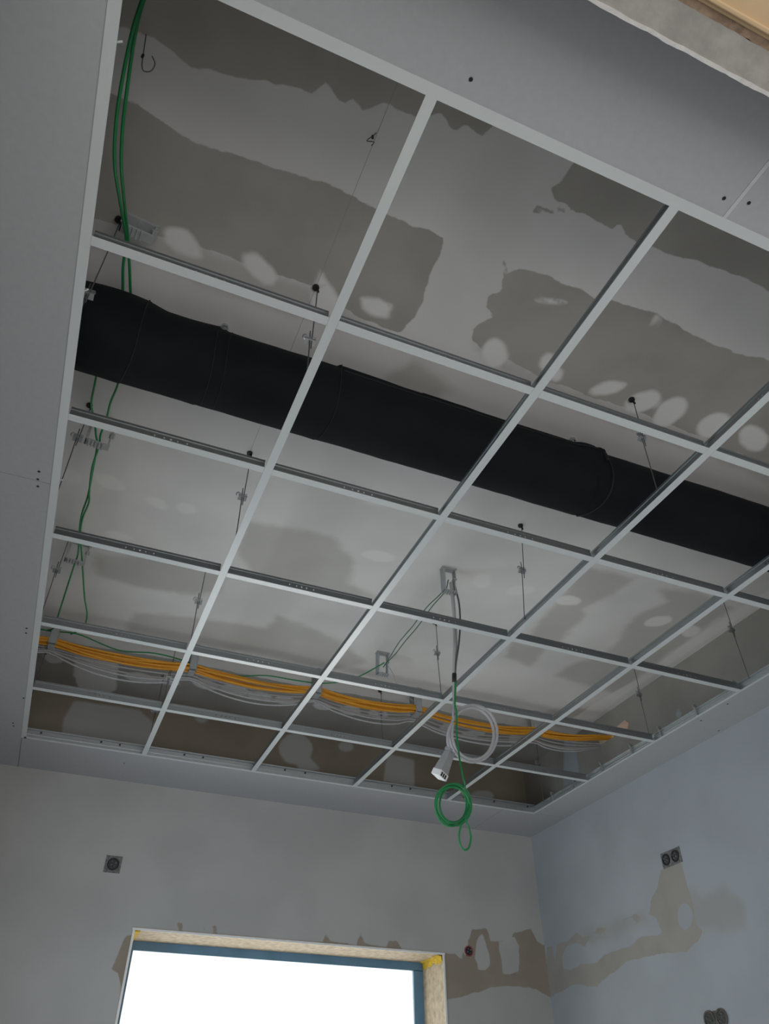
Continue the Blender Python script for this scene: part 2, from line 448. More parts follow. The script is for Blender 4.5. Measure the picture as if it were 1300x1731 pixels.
mb = MB(); mb.box(V(-0.1, YN-.135, OZ-.018), V(4.2, YN-.122, OZ-.004))
struct(mb.build('trim_5', MT['tan'], bevel=0.002))

# ------------------------------------------------------------------ soffit boards round the grid (real 2-3 mm joints)
T = 0.021
boards = [((XL,YN),( -.022,2.535)), ((XL,2.540),(-.022,YF)), ((-.018,YN),(2.188,.008)), ((2.206,YN),(XR,.008)),
          ((5.03,.012),(XR,5.99)), ((-.018,5.995),(4.668,YF)), ((4.673,5.995),(XR,YF))]
screws = {0: [(64,810),(66,797)], 1: [(64,822),(45,1062),(44,1070),(22,1222),(23,1227),(40,1180)], 2: [(796,134)], 3: [(1266,343)], 4: [(1185,1218),(1230,1190),(1215,1235),(1262,1160)], 5: [(1224,0)], 6: []}
screws[2].append((1224,335)); screws[5] = [(150,1329),(210,1290)]
for i, ((x0,y0),(x1,y1)) in enumerate(boards):
    mb = MB(); mb.box(V(x0, y0, 0), V(x1, y1, T))
    o = struct(mb.build('ceiling', MT['soffit']))
    for (sx, sy) in screws[i]:
        p = un(sx, sy, 2, 0)
        if not (x0 < p.x < x1 and y0 < p.y < y1): continue
        s_ = MB(); c = V(p.x, p.y, 0)
        s_.tube([c + Vector((0,0,0.001)), c + Vector((0,0,-0.0012))], 0.0042, 12)
        s_.build('screw', MT['black'], o)
mb = MB(); mb.box(V(2.189, YN+.01, -.001), V(2.205, .006, .012)); struct(mb.build('trim_6', MT['seam']))

# perimeter angle (white face below, zinc upstand above)
def perim(name, a, b, up0, up1):
    mb = MB(); mb.box(V(a[0],a[1],-.0035), V(b[0],b[1],-.0003), 0); mb.box(V(*up0), V(*up1), 1)
    return struct(mb.build(name, [MT['white'], MT['zinc']]))
perim('trim_7', (-.024,-.0), (.017,6.0), (-.018,0,.0), (-.013,5.99,.05))
perim('trim_8', (.017,.004), (5.02,.045), (.0,.008,.0), (5.02,.013,.05))
perim('trim_9', (.0,5.972), (5.03,6.0), (.0,5.985,.0), (5.03,5.99,.075))
perim('trim_10', (5.012,.045), (5.034,5.972), (5.024,.012,.0), (5.029,5.985,.05))
# rails riding on the far and right upstands, with slots and nail heads
mb = MB()
mb.box(V(0,5.972,.078), V(5.03,5.99,.082)); mb.box(V(0,5.978,.03), V(5.03,5.986,.036)); mb.box(V(0,5.970,.078), V(5.03,5.973,.070))
struct(mb.build('trim_11', MT['zinc']))
mb = MB()
mb.box(V(5.006,.012,.052), V(5.027,5.985,.056)); mb.box(V(5.016,.012,.02), V(5.025,5.985,.026))
struct(mb.build('trim_12', MT['zinc']))
for k, x in enumerate((0.12,0.62,0.78,1.35,1.52,2.3,2.5,3.4,3.6,4.2,4.55,4.95)):
    mb = MB(); c = V(x, 5.984, .055); mb.tube([c, c + Vector((0,-0.004,0))], 0.005, 8)
    mb.build('screw', MT['black'], bpy.data.objects['trim_9'])
for k, y in enumerate((3.0,3.45,3.9,4.3,4.75,5.2,5.6)):
    mb = MB(); mb.box(V(5.004, y, .0), V(5.022, y+.018, .085)); mb.box(V(4.995, y+.004, .07), V(5.03, y+.014, .092))
    mb.build('bracket', MT['zinc'], bpy.data.objects['trim_10'])

# ------------------------------------------------------------------ grid tees
def tee_meshes(L, slots):
    fl = MB(); fl.box((0, -.0125, -.0020), (L, .0125, -.0002))
    we = MB()
    we.box((0, -.0010, -.0002), (L, .0010, .015)); we.box((0, -.0010, .021), (L, .0010, .030)); we.box((0, -.0034, .030), (L, .0034, .038))
    x = 0.0
    for (a, b) in slots:
        we.box((x, -.0010, .015), (a, .0010, .021)); x = b
    we.box((x, -.0010, .015), (L, .0010, .021))
    return fl, we
# main tees run away from the camera
mslots = []
for k in range(6):
    c = (k + .5) * M
    mslots += [(c-.075, c-.070), (c-.060, c-.055), (c+.055, c+.060), (c+.070, c+.075)]
names = ['leftmost', 'second from left', 'third from left', 'rightmost']
for k in range(4):
    root = empty('main_tee', V(k+1+(0.0,-.004,.005,.015)[k], .045, 0), '%s long white main tee running from the near edge to the window side' % names[k], 'ceiling tee', 'main tees of the ceiling grid')
    root.rotation_euler.z = math.pi/2
    fl, we = tee_meshes((5.972-.045)*M, mslots)
    fl.build('flange', MT['white'], root); tag(we.build('web', MT['zinc_dark'], root), 'dull zinc steel web')
    if k: pass
# cross tees
L = M - .026
cs = [(L/2-.05, L/2-.046), (L/2-.022, L/2-.018), (L/2-.003, L/2+.003), (L/2+.018, L/2+.022), (L/2+.046, L/2+.050)]
fl, we = tee_meshes(L, cs)
rows = ['nearest row, just before the black duct', 'second row, just beyond the black duct', 'third row, two beyond the black duct', 'fourth row, beside the orange cables', 'fifth row, closest to the window wall']
colsn = ['leftmost', 'second', 'middle', 'fourth', 'rightmost']
proto = empty('cross_tee', (0,0,0), 'x', 'ceiling tee')
pf = fl.build('flange', MT['white'], proto); pw = tag(we.build('web', MT['zinc_dark'], proto), 'dull zinc steel web')
BY = [1.013, 2.0, 2.986, 4.009, 5.007]
AX = [0.005, 1.0, 1.996, 3.005, 4.015, 5.018]
first = True
for r in range(5):
    for c in range(5):
        if first: o = proto; first = False
        else:
            o = proto.copy(); COL.objects.link(o)
            for ch in (pf, pw):
                d = ch.copy(); COL.objects.link(d); d.parent = o
        xa = .0105 if c == 0 else AX[c]*M + .0130
        xb = 5.010*M if c == 4 else AX[c+1]*M - .0130
        o.location = V(0, BY[r], 0) + Vector((xa, 0, 0))
        o.scale.x = (xb - xa) / L
        o['label'] = 'short white cross tee, %s in the %s' % (colsn[c], rows[r])
        o['category'] = 'ceiling tee'; o['group'] = 'cross tees of the ceiling grid'

# ------------------------------------------------------------------ the black duct
DY, DZ, DR = 1.874, 0.494, 0.21
root = empty('ventilation_duct', V(2.5, DY, DZ), 'fat black insulated ventilation duct crossing above the ceiling grid', 'duct')
n, m = 120, 620
seams = [0.205, 0.60, 1.255, 2.93]
vs = []; fs = []
def drad(x, ph):
    r = DR
    r += 0.0035 * noise.noise(Vector((x*3.2, math.cos(ph)*1.5, math.sin(ph)*1.5))) + 0.002 * noise.noise(Vector((x*9, math.cos(ph)*4, math.sin(ph)*4)))
    # overlapping sleeves
    for k, s in enumerate(seams):
        sx = s + 0.03 * math.sin(ph * 1.0 + k) + .012 * math.sin(3*ph)
        if x < sx: r += 0.0035 * math.exp(-(sx - x) / 0.25)
    # longitudinal lap: a low ridge on the near upper side
    lap = math.radians(62) - 0.05*math.sin(x*2)
    d = abs((ph - lap + math.pi) % (2*math.pi) - math.pi)
    if x > 1.25 and x < 2.98: r += 0.008 * math.exp(-(d/0.05)**2) + (0.006 if 0 < (lap - ph) < 1.0 else 0)
    # lifted flaps of the foam on the near upper side
    u = abs(ph - math.radians(52))
    if u < 0.6:
        w_ = 1 - u/0.6
        if -0.45 < x < 0.33: r += w_ * (0.020 + 0.012*math.sin(x*9+1)) * (1 if x < .25 else (0.33-x)/.08)
        if 0.45 < x < 0.60: r += w_ * 0.010 * ((x-.45)/.15)
        if 2.80 < x < 2.99: r += w_ * 0.020 * math.sin((x-2.80)/.19*math.pi)**0.5
    return r
for i in range(m + 1):
    x = XL + (XR - XL) * i / m
    for k in range(n):
        ph = 2*math.pi*k/n      # 0 = up, positive towards the camera side
        r = drad(x, ph)
        vs.append(V(x, DY - math.sin(ph)*r, DZ + math.cos(ph)*r))
for i in range(m):
    for k in range(n):
        fs.append((i*n+k, i*n+(k+1)%n, (i+1)*n+(k+1)%n, (i+1)*n+k))
fs.append(tuple(range(n))); fs.append(tuple(m*n+k for k in reversed(range(n))))
mb = MB(); mb.add([v - root.location for v in vs], fs); mb.build('insulation', MT['duct'], root, smooth=True)
def ring(x0, amp, ph0, ph1, rr, off, nm, mat, lean=0.0):
    pts = []
    for k in range(90):
        ph = ph0 + (ph1-ph0)*k/89
        r = drad(x0, ph) + off
        pts.append(V(x0 + amp*math.sin(ph*1.0) + lean*math.cos(ph) + .006*math.sin(3*ph), DY - math.sin(ph)*r, DZ + math.cos(ph)*r) - root.location)
    b = MB(); b.tube(pts, rr, 6); return b.build(nm, mat, root, smooth=True)
PI2 = 2*math.pi
ring(0.205, .02, .6, 3.6, .0022, .001, 'sleeve_joint', MT['duct_seam'])
ring(0.60, -.01, .3, 3.6, .002, .001, 'sleeve_joint', MT['duct_seam'])
ring(0.665, -.01, .3, 3.6, .0015, .001, 'sleeve_joint', MT['duct_seam'])
ring(1.255, .01, .3, 3.6, .002, .001, 'sleeve_joint', MT['duct_seam'])
ring(2.95, .05, -.6, 3.75, .0042, .002, 'strap', MT['duct_seam'], lean=-.03)
ring(2.98, .0, .3, 1.5, .008, .004, 'strap', MT['duct_seam'], lean=0)
# lap seam line
pts = []
for k in range(120):
    x = 1.27 + (2.93-1.27)*k/119; ph = math.radians(73) - 0.04*math.sin(x*2) - .1*(x-1.27)
    r = drad(x, ph) + .001
    pts.append(V(x, DY - math.sin(ph)*r, DZ + math.cos(ph)*r) - root.location)
b = MB(); b.tube(pts, .0035, 6); b.build('lap_seam', MT['duct_seam'], root, smooth=True)

# short rods that carry the duct
def duct_hanger(x, y, lab):
    root = empty('duct_hanger', V(x, y, H), lab, 'hanger', 'duct hangers')
    a = MB(); a.tube([(0,0,0),(0,0,-.014)], .011, 12); a.tube([(-.012,0,-.010),(.012,0,-.010)], .006, 8); a.build('anchor', MT['zinc'], root)
    a = MB(); a.tube([(0,0,-.01),(0.0,.004,-.058)], .004, 8); a.build('rod', MT['zinc_dark'], root)
    a = MB(); a.tube([(0,0,-.026),(0,0,-.034)], .008, 6); a.build('nut', MT['zinc'], root)
duct_hanger(0.62, 1.79, 'short steel duct hanger above the left part of the black duct')
duct_hanger(2.86, 1.79, 'short steel duct hanger beside the black strap of the duct')

# ------------------------------------------------------------------ wire hangers of the grid
def wire_hanger(x, y, lab, clip=0.5, bx=None, by=None, style=0, anchor=True, ztop=H):
    root = empty('wire_hanger', V(x, y, ztop), lab, 'hanger', 'wire hangers of the ceiling grid')
    top = Vector((0, 0, 0)); bot = V(bx if bx is not None else x, by if by is not None else y, .06) - V(x, y, ztop)
    mid = top.lerp(bot, clip)
    if anchor:
        a = MB(); a.tube([top, top + Vector((0,0,-.008))], .011, 12); a.tube([top + Vector((.004,0,-.006)), top + Vector((.009,0,-.022))], .004, 8); a.build('anchor', MT['black'], root)
    o1 = Vector((.006, 0, 0))
    a = MB(); a.tube(spline([top + o1 + Vector((0,0,-.004)), top.lerp(bot, clip*.5) + o1*.9, mid + o1*.5 + Vector((0,0,-.045))], 5), .0019, 6); a.build('wire', MT['wire'], root)
    a = MB(); a.tube(spline([mid - o1*.6 + Vector((0,0,.035)), mid - o1*.5, mid.lerp(bot, .5) - o1*.2, bot - o1*0.1, bot + Vector((0.004,0,-.012))], 5), .0019, 6); a.build('wire', MT['wire'], root)
    # butterfly spring clip: two folded leaves and a curl
    a = MB()
    for s in (-1, 1):
        z = mid.z + s*.010
        a.add([mid + Vector(v) for v in [(-.016,-.004,s*.006),(.016,-.004,s*.006),(.016,.012,s*.014),(-.016,.012,s*.014),(-.016,-.004,s*.0075),(.016,-.004,s*.0075),(.016,.012,s*.0155),(-.016,.012,s*.0155)]],
              [(0,1,2,3),(4,7,6,5),(0,4,5,1),(1,5,6,2),(2,6,7,3),(3,7,4,0)])
    a.tube([mid + Vector((-.016 - .008*math.sin(t), -.004+.002*t, .008*math.cos(t))) for t in [k*math.pi/8 for k in range(9)]], .0022, 6)
    a.tube([mid + Vector((-.016,0,0)), mid + Vector((.016,0,0))], .003, 6)
    tag(a.build('spring_clip', MT['zinc'], root), 'folded steel spring clip')
    return root
wire_hanger(1.0, 1.37, 'wire hanger on the leftmost main tee just before the duct', .62)
wire_hanger(1.0, 2.70, 'wire hanger on the leftmost main tee just beyond the duct', .52)
wire_hanger(1.0, 4.00, 'wire hanger on the leftmost main tee, short of the orange cables', .48)
wire_hanger(1.02, 5.35, 'wire hanger on the leftmost main tee, behind the orange cables', .45, by=5.30)
wire_hanger(3.0, 1.37, 'slanting wire hanger on the third main tee, just before the duct', .42, bx=3.03, by=1.42)
wire_hanger(3.0, 2.67, 'wire hanger on the third main tee, beyond the strap of the duct', .5, by=2.78)
wire_hanger(3.0, 4.10, 'wire hanger on the third main tee, left of the hanging grey cable', .42, by=4.05)
wire_hanger(3.05, 5.45, 'wire hanger on the third main tee, behind the orange cables', .35, by=5.35)
wire_hanger(0.0, 1.38, 'slanting wire hanger at the left edge beside the green cables before the duct', .80, bx=-.0, by=1.42)
wire_hanger(0.0, 2.67, 'slanting wire hanger at the left edge just beyond the duct', .37, bx=-.0, by=2.7)
wire_hanger(0.0, 4.02, 'wire hanger at the left edge, second beyond the duct', .45)
wire_hanger(0.0, 5.40, 'wire hanger at the left edge behind the orange cables', .30)
wire_hanger(5.0, 2.85, 'wire hanger at the right edge, the one nearer the duct', .42)
wire_hanger(5.02, 4.05, 'wire hanger at the right edge, between duct and orange cables', .42)
wire_hanger(5.0, 5.75, 'wire hanger in the far right corner above the window side', .45)
wire_hanger(1.02, 5.98, 'wire hanger over the far edge, left, by the window side', .5, by=5.95)
# unused wires, curled up under the board
def loose_wire(px, lab):
    b = un(px[0][0], px[0][1], 2, H)
    root = empty('loose_wire', V(*b), lab, 'wire')
    pts = []
    for (x, y, z) in px: pts.append(V(*un(x, y, 2, z)) - root.location)
    a = MB(); a.tube(spline(pts, 6), .0013, 6); a.build('wire', MT['wire'], root)
    a = MB(); c = pts[1]; a.tube([c, c + Vector((0,0,-.012))], .0035, 8); a.build('sleeve', MT['black'], root)
loose_wire([(247,58,.77),(242,93,.70),(240,110,.66),(243,120,.64),(255,120,.64),(262,108,.66),(257,95,.69)], 'thin unused hanger wire curled into a loop beside the green cables')
loose_wire([(636,225,.77),(630,230,.74),(620,238,.72),(632,240,.73),(628,246,.70)], 'thin unused hanger wire with crossed ends before the duct')
# snapped chalk lines on the board above the main tees
for x in (1.0,):
    mb = MB(); mb.box(V(x-.0010, .2, H-.0008), V(x+.0010, 2.7, H-.0002))
    mb.build('chalk_line', simple('pencil_line', (0.30,0.29,0.27), .9), bpy.data.objects['ceiling'])

# ------------------------------------------------------------------ cable clamps
def clamp(x, y, lab, rot=0.0, tilt=0.0, w_=.07, h_=.125, ztop=H, sc=1.0):
    root = empty('cable_clamp', V(x, y, ztop), lab, 'cable clamp', 'cable clamps under the upper ceiling')
    root.rotation_euler = (tilt, 0, rot)
    d, t = .016, .005
    a = MB(); a.box((-w_/2-.006,-d,-.006),(w_/2+.006,d,0)); a.tube([(0,0,-.010),(0,0,-.006)], .008, 8); a.build('base_plate', MT['clamp'], root)
    a = MB()
    a.box((-w_/2,-d,-.008),(w_/2,d,-.0055)); a.box((-w_/2,-d,-h_),(-w_/2+t,d,-.006)); a.box((-w_/2,-d,-h_),(w_/2,d,-h_+t)); a.box((w_/2-t,-d,-h_*.42),(w_/2,d,-.006))
    for s in (-1, 1):
        for (p, q_) in (((-w_/2-.002, s*d), (-w_/2+t+.002, s*d+s*.003)),):
            a.box((p[0], min(p[1],q_[1]), -h_), (q_[0], max(p[1],q_[1]), -.006))
    for k in range(5): a.box((-w_/2+.010+k*.012, -d, -h_-.006), (-w_/2+.016+k*.012, d, -h_))
    a.build('hook', MT['clamp'], root, bevel=.0012)
    a = MB(); a.box((w_/2-t-.003,-d*.8,-h_+t),(w_/2-.003,d*.8,-h_*.42)); a.box((w_/2-.012,-d*.8,-h_*.45),(w_/2+.006,d*.8,-h_*.45+.006)); a.build('latch', MT['clamp'], root, bevel=.001)
    return root
clamp(0.10, 1.36, 'open grey cable clamp holding green cables before the duct', rot=.1, w_=.095, h_=.06)
clamp(0.10, 2.80, 'grey cable clamp holding green cables just beyond the duct', rot=.1, w_=.085, h_=.11)
clamp(0.09, 4.10, 'grey cable clamp holding green cables near the left end of the third tee row', rot=.1, w_=.085, h_=.11)
clamp(2.76, 3.36, 'grey cable clamp above the hanging coils', rot=-.05, w_=.062, h_=.13)
clamp(2.79, 4.76, 'grey cable clamp between the hanging coils and the orange cables', rot=-.05, w_=.062, h_=.13)
BXS = [0.03, 1.20, 2.36, 3.38, 4.72]
bl = ['leftmost', 'second', 'middle', 'fourth', 'rightmost']
BYC, BZC = 5.31, 0.635
for k, x in enumerate(BXS):
    clamp(x, BYC+.03, '%s grey clamp carrying the orange cable bundle' % bl[k], rot=math.pi/2, w_=.10, h_=.150)

# ------------------------------------------------------------------ cables
def cable(name, pts, r, mat, lab, cat='cable', group=None, sub=8, n=8):
    """pts in module coordinates"""
    P = [V(*p) for p in pts]
    root = None
    mb = MB(); mb.tube(spline(P, sub), r, n)
    o = mb.build(name, mat, smooth=True)
    return tag(o, lab, cat, group)

def bundle_path(dy, dz, sag, ph, x0=XL+.01, x1=XR-.01, endy=5.10, endz=.555):
    pts = []
    xs = [x0] + BXS + [x1]
    for i in range(len(xs) - 1):
        a, b = xs[i], xs[i+1]
        for k in range(6):
            t = k / 6; x = a + (b - a) * t
            s = sag * (b - a) * 4 * t * (1 - t) if b - a > .6 else sag * .2 * math.sin(math.pi*t)
            f = max(0, (x - 4.72) / .70) ** 1.3
            y = BYC + (endy - BYC) * f; z = BZC - .06 + (endz - BZC + .06) * f
            pts.append((x, y + dy*(1 - .4*f) + .012*math.sin(x*3.1+ph), z + dz*(1 - .4*f) - s + .006*math.sin(x*4.7+ph*2)))
    pts.append((x1 + .12, endy + dy*.5, endz + dz*.5))
    return pts
j = 0
for a in range(4):
    for b in range(3):
        if a == 3 and b == 2: continue
        cable('orange_cable', bundle_path(-.032 + .020*a, -.026 + .019*b, .030 + .008*((a*3+b) % 4), j*1.3), .0053, MT['orange'],
              'orange cable in the bundle running along under the upper ceiling', group='orange cables of the bundle', sub=3, n=7)
        j += 1
for a in range(5):
    cable('grey_cable', bundle_path(.07 + .012*(a % 3), -.02 - .016*a, .035 + .015*a, 2 + a*.5, x1=XR-.01, endy=5.16, endz=.53), .0048, MT['grey_cable'],
          'thin grey cable sagging beside the orange bundle', group='grey cables of the bundle', sub=3, n=7)
g = [(XL+.02, 5.30, .66)]
for (px, py, z) in ((75,1065,.66),(100,1068,.66),(135,1073,.63),(200,1099,.60),(260,1104,.60),(305,1115,.62),(345,1128,.62),(400,1142,.58),(450,1142,.58),(500,1150,.58),(540,1155,.62),(580,1152,.62),(608,1143,.60),(638,1127,.60),(650,1120,.62)):
    g.append(tuple(un(px, py, 2, z)))
cable('green_cable', g, .0036, MT['green'], 'thin green cable wandering over the orange bundle to a clamp', sub=5)

def pxpath(lst): return [tuple(un(x, y, 2, z)) for x, y, z in lst]
# two green cables down the left side
cable('green_cable', pxpath([(262,-60,.60),(240,0,.52),(222,60,.46),(204,150,.42),(195,220,.40),(194,280,.42),(201,330,.48),(208,370,.58),(213,400,.66),(212,420,.66),(208,452,.66),(207,500,.68),(200,520,.70)]), .0042, MT['green'], 'left one of two green cables sagging from the top of the picture to the duct', group='green cables at the left edge')
cable('green_cable', pxpath([(268,-60,.62),(243,0,.56),(228,60,.50),(215,150,.46),(207,220,.44),(205,280,.46),(209,330,.52),(213,370,.60),(216,400,.66),(217,420,.66),(219,452,.66),(221,500,.68),(225,520,.70)]), .0042, MT['green'], 'right one of two green cables sagging from the top of the picture to the duct', group='green cables at the left edge')
cable('green_cable', pxpath([(168,600,.70),(161,645,.66),(155,675,.64),(155,690,.64),(160,712,.64),(162,735,.62),(164,755,.60),(156,800,.58),(148,840,.58),(138,870,.60),(134,900,.63),(132,935,.62),(124,960,.58),(108,1010,.54),(100,1035,.54),(92,1060,.62),(80,1066,.66)]), .0036, MT['green'], 'green cable from under the duct to the left end of the orange bundle, left one', group='green cables at the left edge')
cable('green_cable', pxpath([(210,600,.70),(199,650,.66),(187,680,.64),(179,712,.64),(170,735,.62),(167,755,.60),(156,790,.57),(151,830,.56),(150,850,.56),(140,875,.60),(136,900,.63),(138,935,.62),(140,965,.58),(143,1010,.54),(147,1040,.54),(140,1062,.62),(120,1072,.66)]), .0036, MT['green'], 'green cable from under the duct to the orange bundle, right one', group='green cables at the left edge')
# from the middle clamp down-left to the second clamp
for k in range(2):
    cable('green_cable', pxpath([(752+6*k,980,.66),(748+4*k,1000,.62),(722+8*k,1026,.58),(698+9*k,1058,.55),(676+9*k,1084,.55),(662+6*k,1106,.58),(652,1122,.62),(648,1128,.62)]), .0026, MT['dullgreen'],
          '%s of the two thin green cables linking the middle clamps' % ('upper', 'lower')[k], group='green cables between the middle clamps')
cable('grey_wire', pxpath([(655,1124,.62),(665,1140,.60),(672,1158,.58),(690,1178,.60),(700,1186,.62)]), .002, MT['grey_cable'], 'thin grey wire drooping from the second middle clamp to the bundle')

# hanging drop: plane y = 3.36
def pxv(lst, yv=3.36):
    return [tuple(un(x, y, 1, yv + dy)) for x, y, dy in lst]
def coil(cx, cy, rx, ry, turns, start, depth, jit, n=22, drx=0):
    out = []
    N = int(n * turns)
    for k in range(N + 1):
        a = start + 2*math.pi*k/n
        f = k / n
        out.append((cx + (rx + jit*math.sin(f*2.3+1) + drx*f)*math.cos(a) + jit*.6*math.sin(f*5), cy + (ry + jit*math.cos(f*1.9))*math.sin(a), depth*f + .01*math.sin(a*1.0)))
    return out
# grey supply cable: clamp -> tape -> coil -> connector
lead = [(762,985,0),(763,998,0),(767,1040,0),(768,1090,-.005),(767,1140,-.01),(767,1170,-.01),(768,1195,-.01)]
c1 = coil(799,1241,37,46,1.95,math.radians(215),-.02,3.0)
tail = [(765,1222,-.05),(758,1238,-.05),(757,1255,-.05),(761,1268,-.05)]
cable('supply_cable', pxv(lead + c1 + tail), .0060, MT['grey_cable'], 'pale grey supply cable hanging through the grid, wound in one wide coil', sub=4, n=10)
cable('supply_cable', pxv([(768,985,0),(771,998,0),(776,1020,.0),(778,1050,-.01),(776,1085,-.02),(771,1120,-.02),(769,1145,-.015)]), .0042, MT['wire'], 'dark grey cable bowing out beside the hanging supply cable')
cable('supply_cable', pxv([(764,985,0.01),(766,998,0.01),(769,1030,.01),(772,1080,.0),(771,1120,-.0),(769,1145,-.005)]), .0036, MT['grey_cable'], 'thin grey cable hanging straight between clamp and tape')
mb = MB(); mb.tube([V(*p) for p in pxv([(768,1139,-.01),(768,1154,-.012)])], .0095, 10)
tag(mb.build('cable_tape', MT['black'], smooth=True), 'black tape wrapped round the hanging cables', 'tape')
gl = [(770,1150,-.02),(770,1175,-.03),(769,1192,-.04),(772,1205,-.05),(772,1240,-.06),(776,1275,-.06),(778,1290,-.06),(782,1310,-.06),(786,1326,-.06)]
c2 = coil(765,1360,27,33,5.15,math.radians(-45),-.006,3.6, n=20)
tl = [(788,1385,-.09),(792,1398,-.09),(796,1415,-.09),(793,1432,-.09),(786,1437,-.09),(779,1430,-.09),(776,1412,-.09),(780,1392,-.09)]
cable('green_cable', pxv(gl + c2 + tl), .0036, MT['green'], 'bright green cable hanging below the grid in a tight coil with a drooping end loop', sub=4, n=8)

# connector at the end of the grey cable
cp = V(*un(752, 1290, 1, 3.30))
root = empty('cable_connector', cp, 'pale grey terminal connector dangling left of the grey coil', 'connector')
root.rotation_euler = (0.45, 0.16, 0.6)
a = MB()
a.add([(-.017,-.013,.045),(.017,-.013,.045),(.017,.013,.045),(-.017,.013,.045),(-.026,-.018,-.035),(.026,-.018,-.035),(.026,.018,-.035),(-.026,.018,-.035)],
      [(0,1,2,3),(4,7,6,5),(0,4,5,1),(1,5,6,2),(2,6,7,3),(3,7,4,0)])
a.box((-.021,-.013,.045),(-.003,.013,.058)); a.box((.003,-.013,.045),(.021,.013,.053))
a.build('housing', MT['connector'], root, bevel=.002)
a = MB(); a.box((-.027,-.020,-.058),(.027,.020,-.035)); tag(a.build('terminal_block', MT['whiteplastic'], root, bevel=.0015), 'white terminal block')
for k in range(3):
    a = MB(); a.box((-.020+.013*k,-.0212,-.055),(-.012+.013*k,-.0195,-.040)); a.build('slot', MT['black'], bpy.data.objects[root.children[1].name])

# white plastic stubs sticking out of the left edge
for (px, lab, z) in (([(190,72),(207,70)], 'white plastic pin sticking out of the left edge, topmost', .05), ([(137,494),(149,489)], 'white plastic pin sticking out of the left edge before the black duct', .05), ([(95,813),(106,811)], 'small pin sticking out of the left edge, lowest', .05)):
    mb = MB(); mb.tube([V(*un(x, y, 2, z)) for x, y in px], .0022, 6)
    tag(mb.build('plastic_pin', MT['whiteplastic']), lab, 'pin')
mb = MB()   # torn paper at the hole in the right wall
pp = [un(x, y, 0, XR-.015) for x, y in ((1040,1231),(1056,1217),(1062,1222),(1060,1236))]
pp2 = [un(x, y, 0, XR-.05) for x, y in ((1040,1231),(1056,1217),(1062,1222),(1060,1236))]
mb.add([V(*p) for p in pp] + [V(XR-.002, p.y, p.z) for p in pp], [(0,1,2,3),(7,6,5,4),(0,4,5,1),(1,5,6,2),(2,6,7,3),(3,7,4,0)])
tag(mb.build('torn_paper', MT['paper']), 'torn pinkish liner paper on the right wall above the end of the orange cables', 'paper')
hl = bpy.data.lights.new('daylight_wall_hole', 'POINT'); hl.energy = 0.35; hl.color = (1, .86, .66); hl.shadow_soft_size = .02
ho = bpy.data.objects.new('daylight_wall_hole', hl); COL.objects.link(ho); ho.location = V(XR+.30, 5.06, .60)

# ------------------------------------------------------------------ window
D = 0.5
win = MB()
zb = WZ0
y1 = YF + D - .03
win.box(V(WX0, y1, WZ1-.07), V(WX1, y1+.08, WZ1)); win.box(V(WX0, y1, zb), V(WX0+.07, y1+.08, WZ1)); win.box(V(WX1-.10, y1, zb), V(WX1, y1+.08, WZ1)); win.box(V(WX0, y1, zb), V(WX1, y1+.08, zb+.07))
wroot = struct(win.build('window_1', MT['frame']))
mb = MB(); mb.box(V(WX0, y1-.012, WZ1-.075), V(WX1, y1-.002, WZ1)); mb.box(V(WX1-.105, y1-.012, zb), V(WX1, y1-.002, WZ1-.07)); mb.box(V(WX0, y1-.012, zb), V(WX0+.02, y1-.002, WZ1-.07))
tag(mb.build('frame_tape', MT['bluetape'], wroot), 'blue protective tape round the window frame')
# film: a slightly crumpled sheet
nx, nz = 60, 40; vs = []; fs = []
for i in range(nx+1):
    for k in range(nz+1):
        x = WX0+.03 + (WX1-WX0-.08)*i/nx; z = zb + (WZ1-.05-zb)*k/nz
        y = y1 + .02 + .012*noise.noise(Vector((x*2.5+z*2, z*1.2, 3))) + .006*noise.noise(Vector((x*8+z*5, z*3, 7)))
        vs.append(V(x, y, z))
for i in range(nx):
    for k in range(nz):
        a = i*(nz+1)+k; fs.append((a, a+nz+1, a+nz+2, a+1))
mb = MB(); mb.add(vs, fs); tag(mb.build('film', MT['film'], wroot, smooth=True), 'milky plastic film stretched over the window')
# reveal lining boards
def lining(name, a, b, par):
    mb = MB(); mb.box(V(*a), V(*b)); return mb.build(name, MT['osb'], par)
y0 = YF - .006
lining('head_lining', (WX0-.02, y0, WZ1), (WX1+.02, y1, WZ1+.02), wroot)
lining('side_lining', (WX1, y0, zb), (WX1+.02, y1, WZ1), wroot)
lining('side_lining', (WX0-.02, y0, zb), (WX0, y1, WZ1), wroot)
lining('sill_lining', (WX0-.02, y0, zb-.02), (WX1+.02, y1, zb), wroot)
mb = MB()
mb.box(V(WX0-.022, y0-.005, WZ1-.001), V(WX1+.022, y0-.0005, WZ1+.016)); mb.box(V(WX1-.001, y0-.005, zb), V(WX1+.018, y0-.0005, WZ1)); mb.box(V(WX0-.018, y0-.005, zb), V(WX0+.001, y0-.0005, WZ1))
tag(mb.build('corner_bead', MT['bead'], wroot), 'white corner bead')
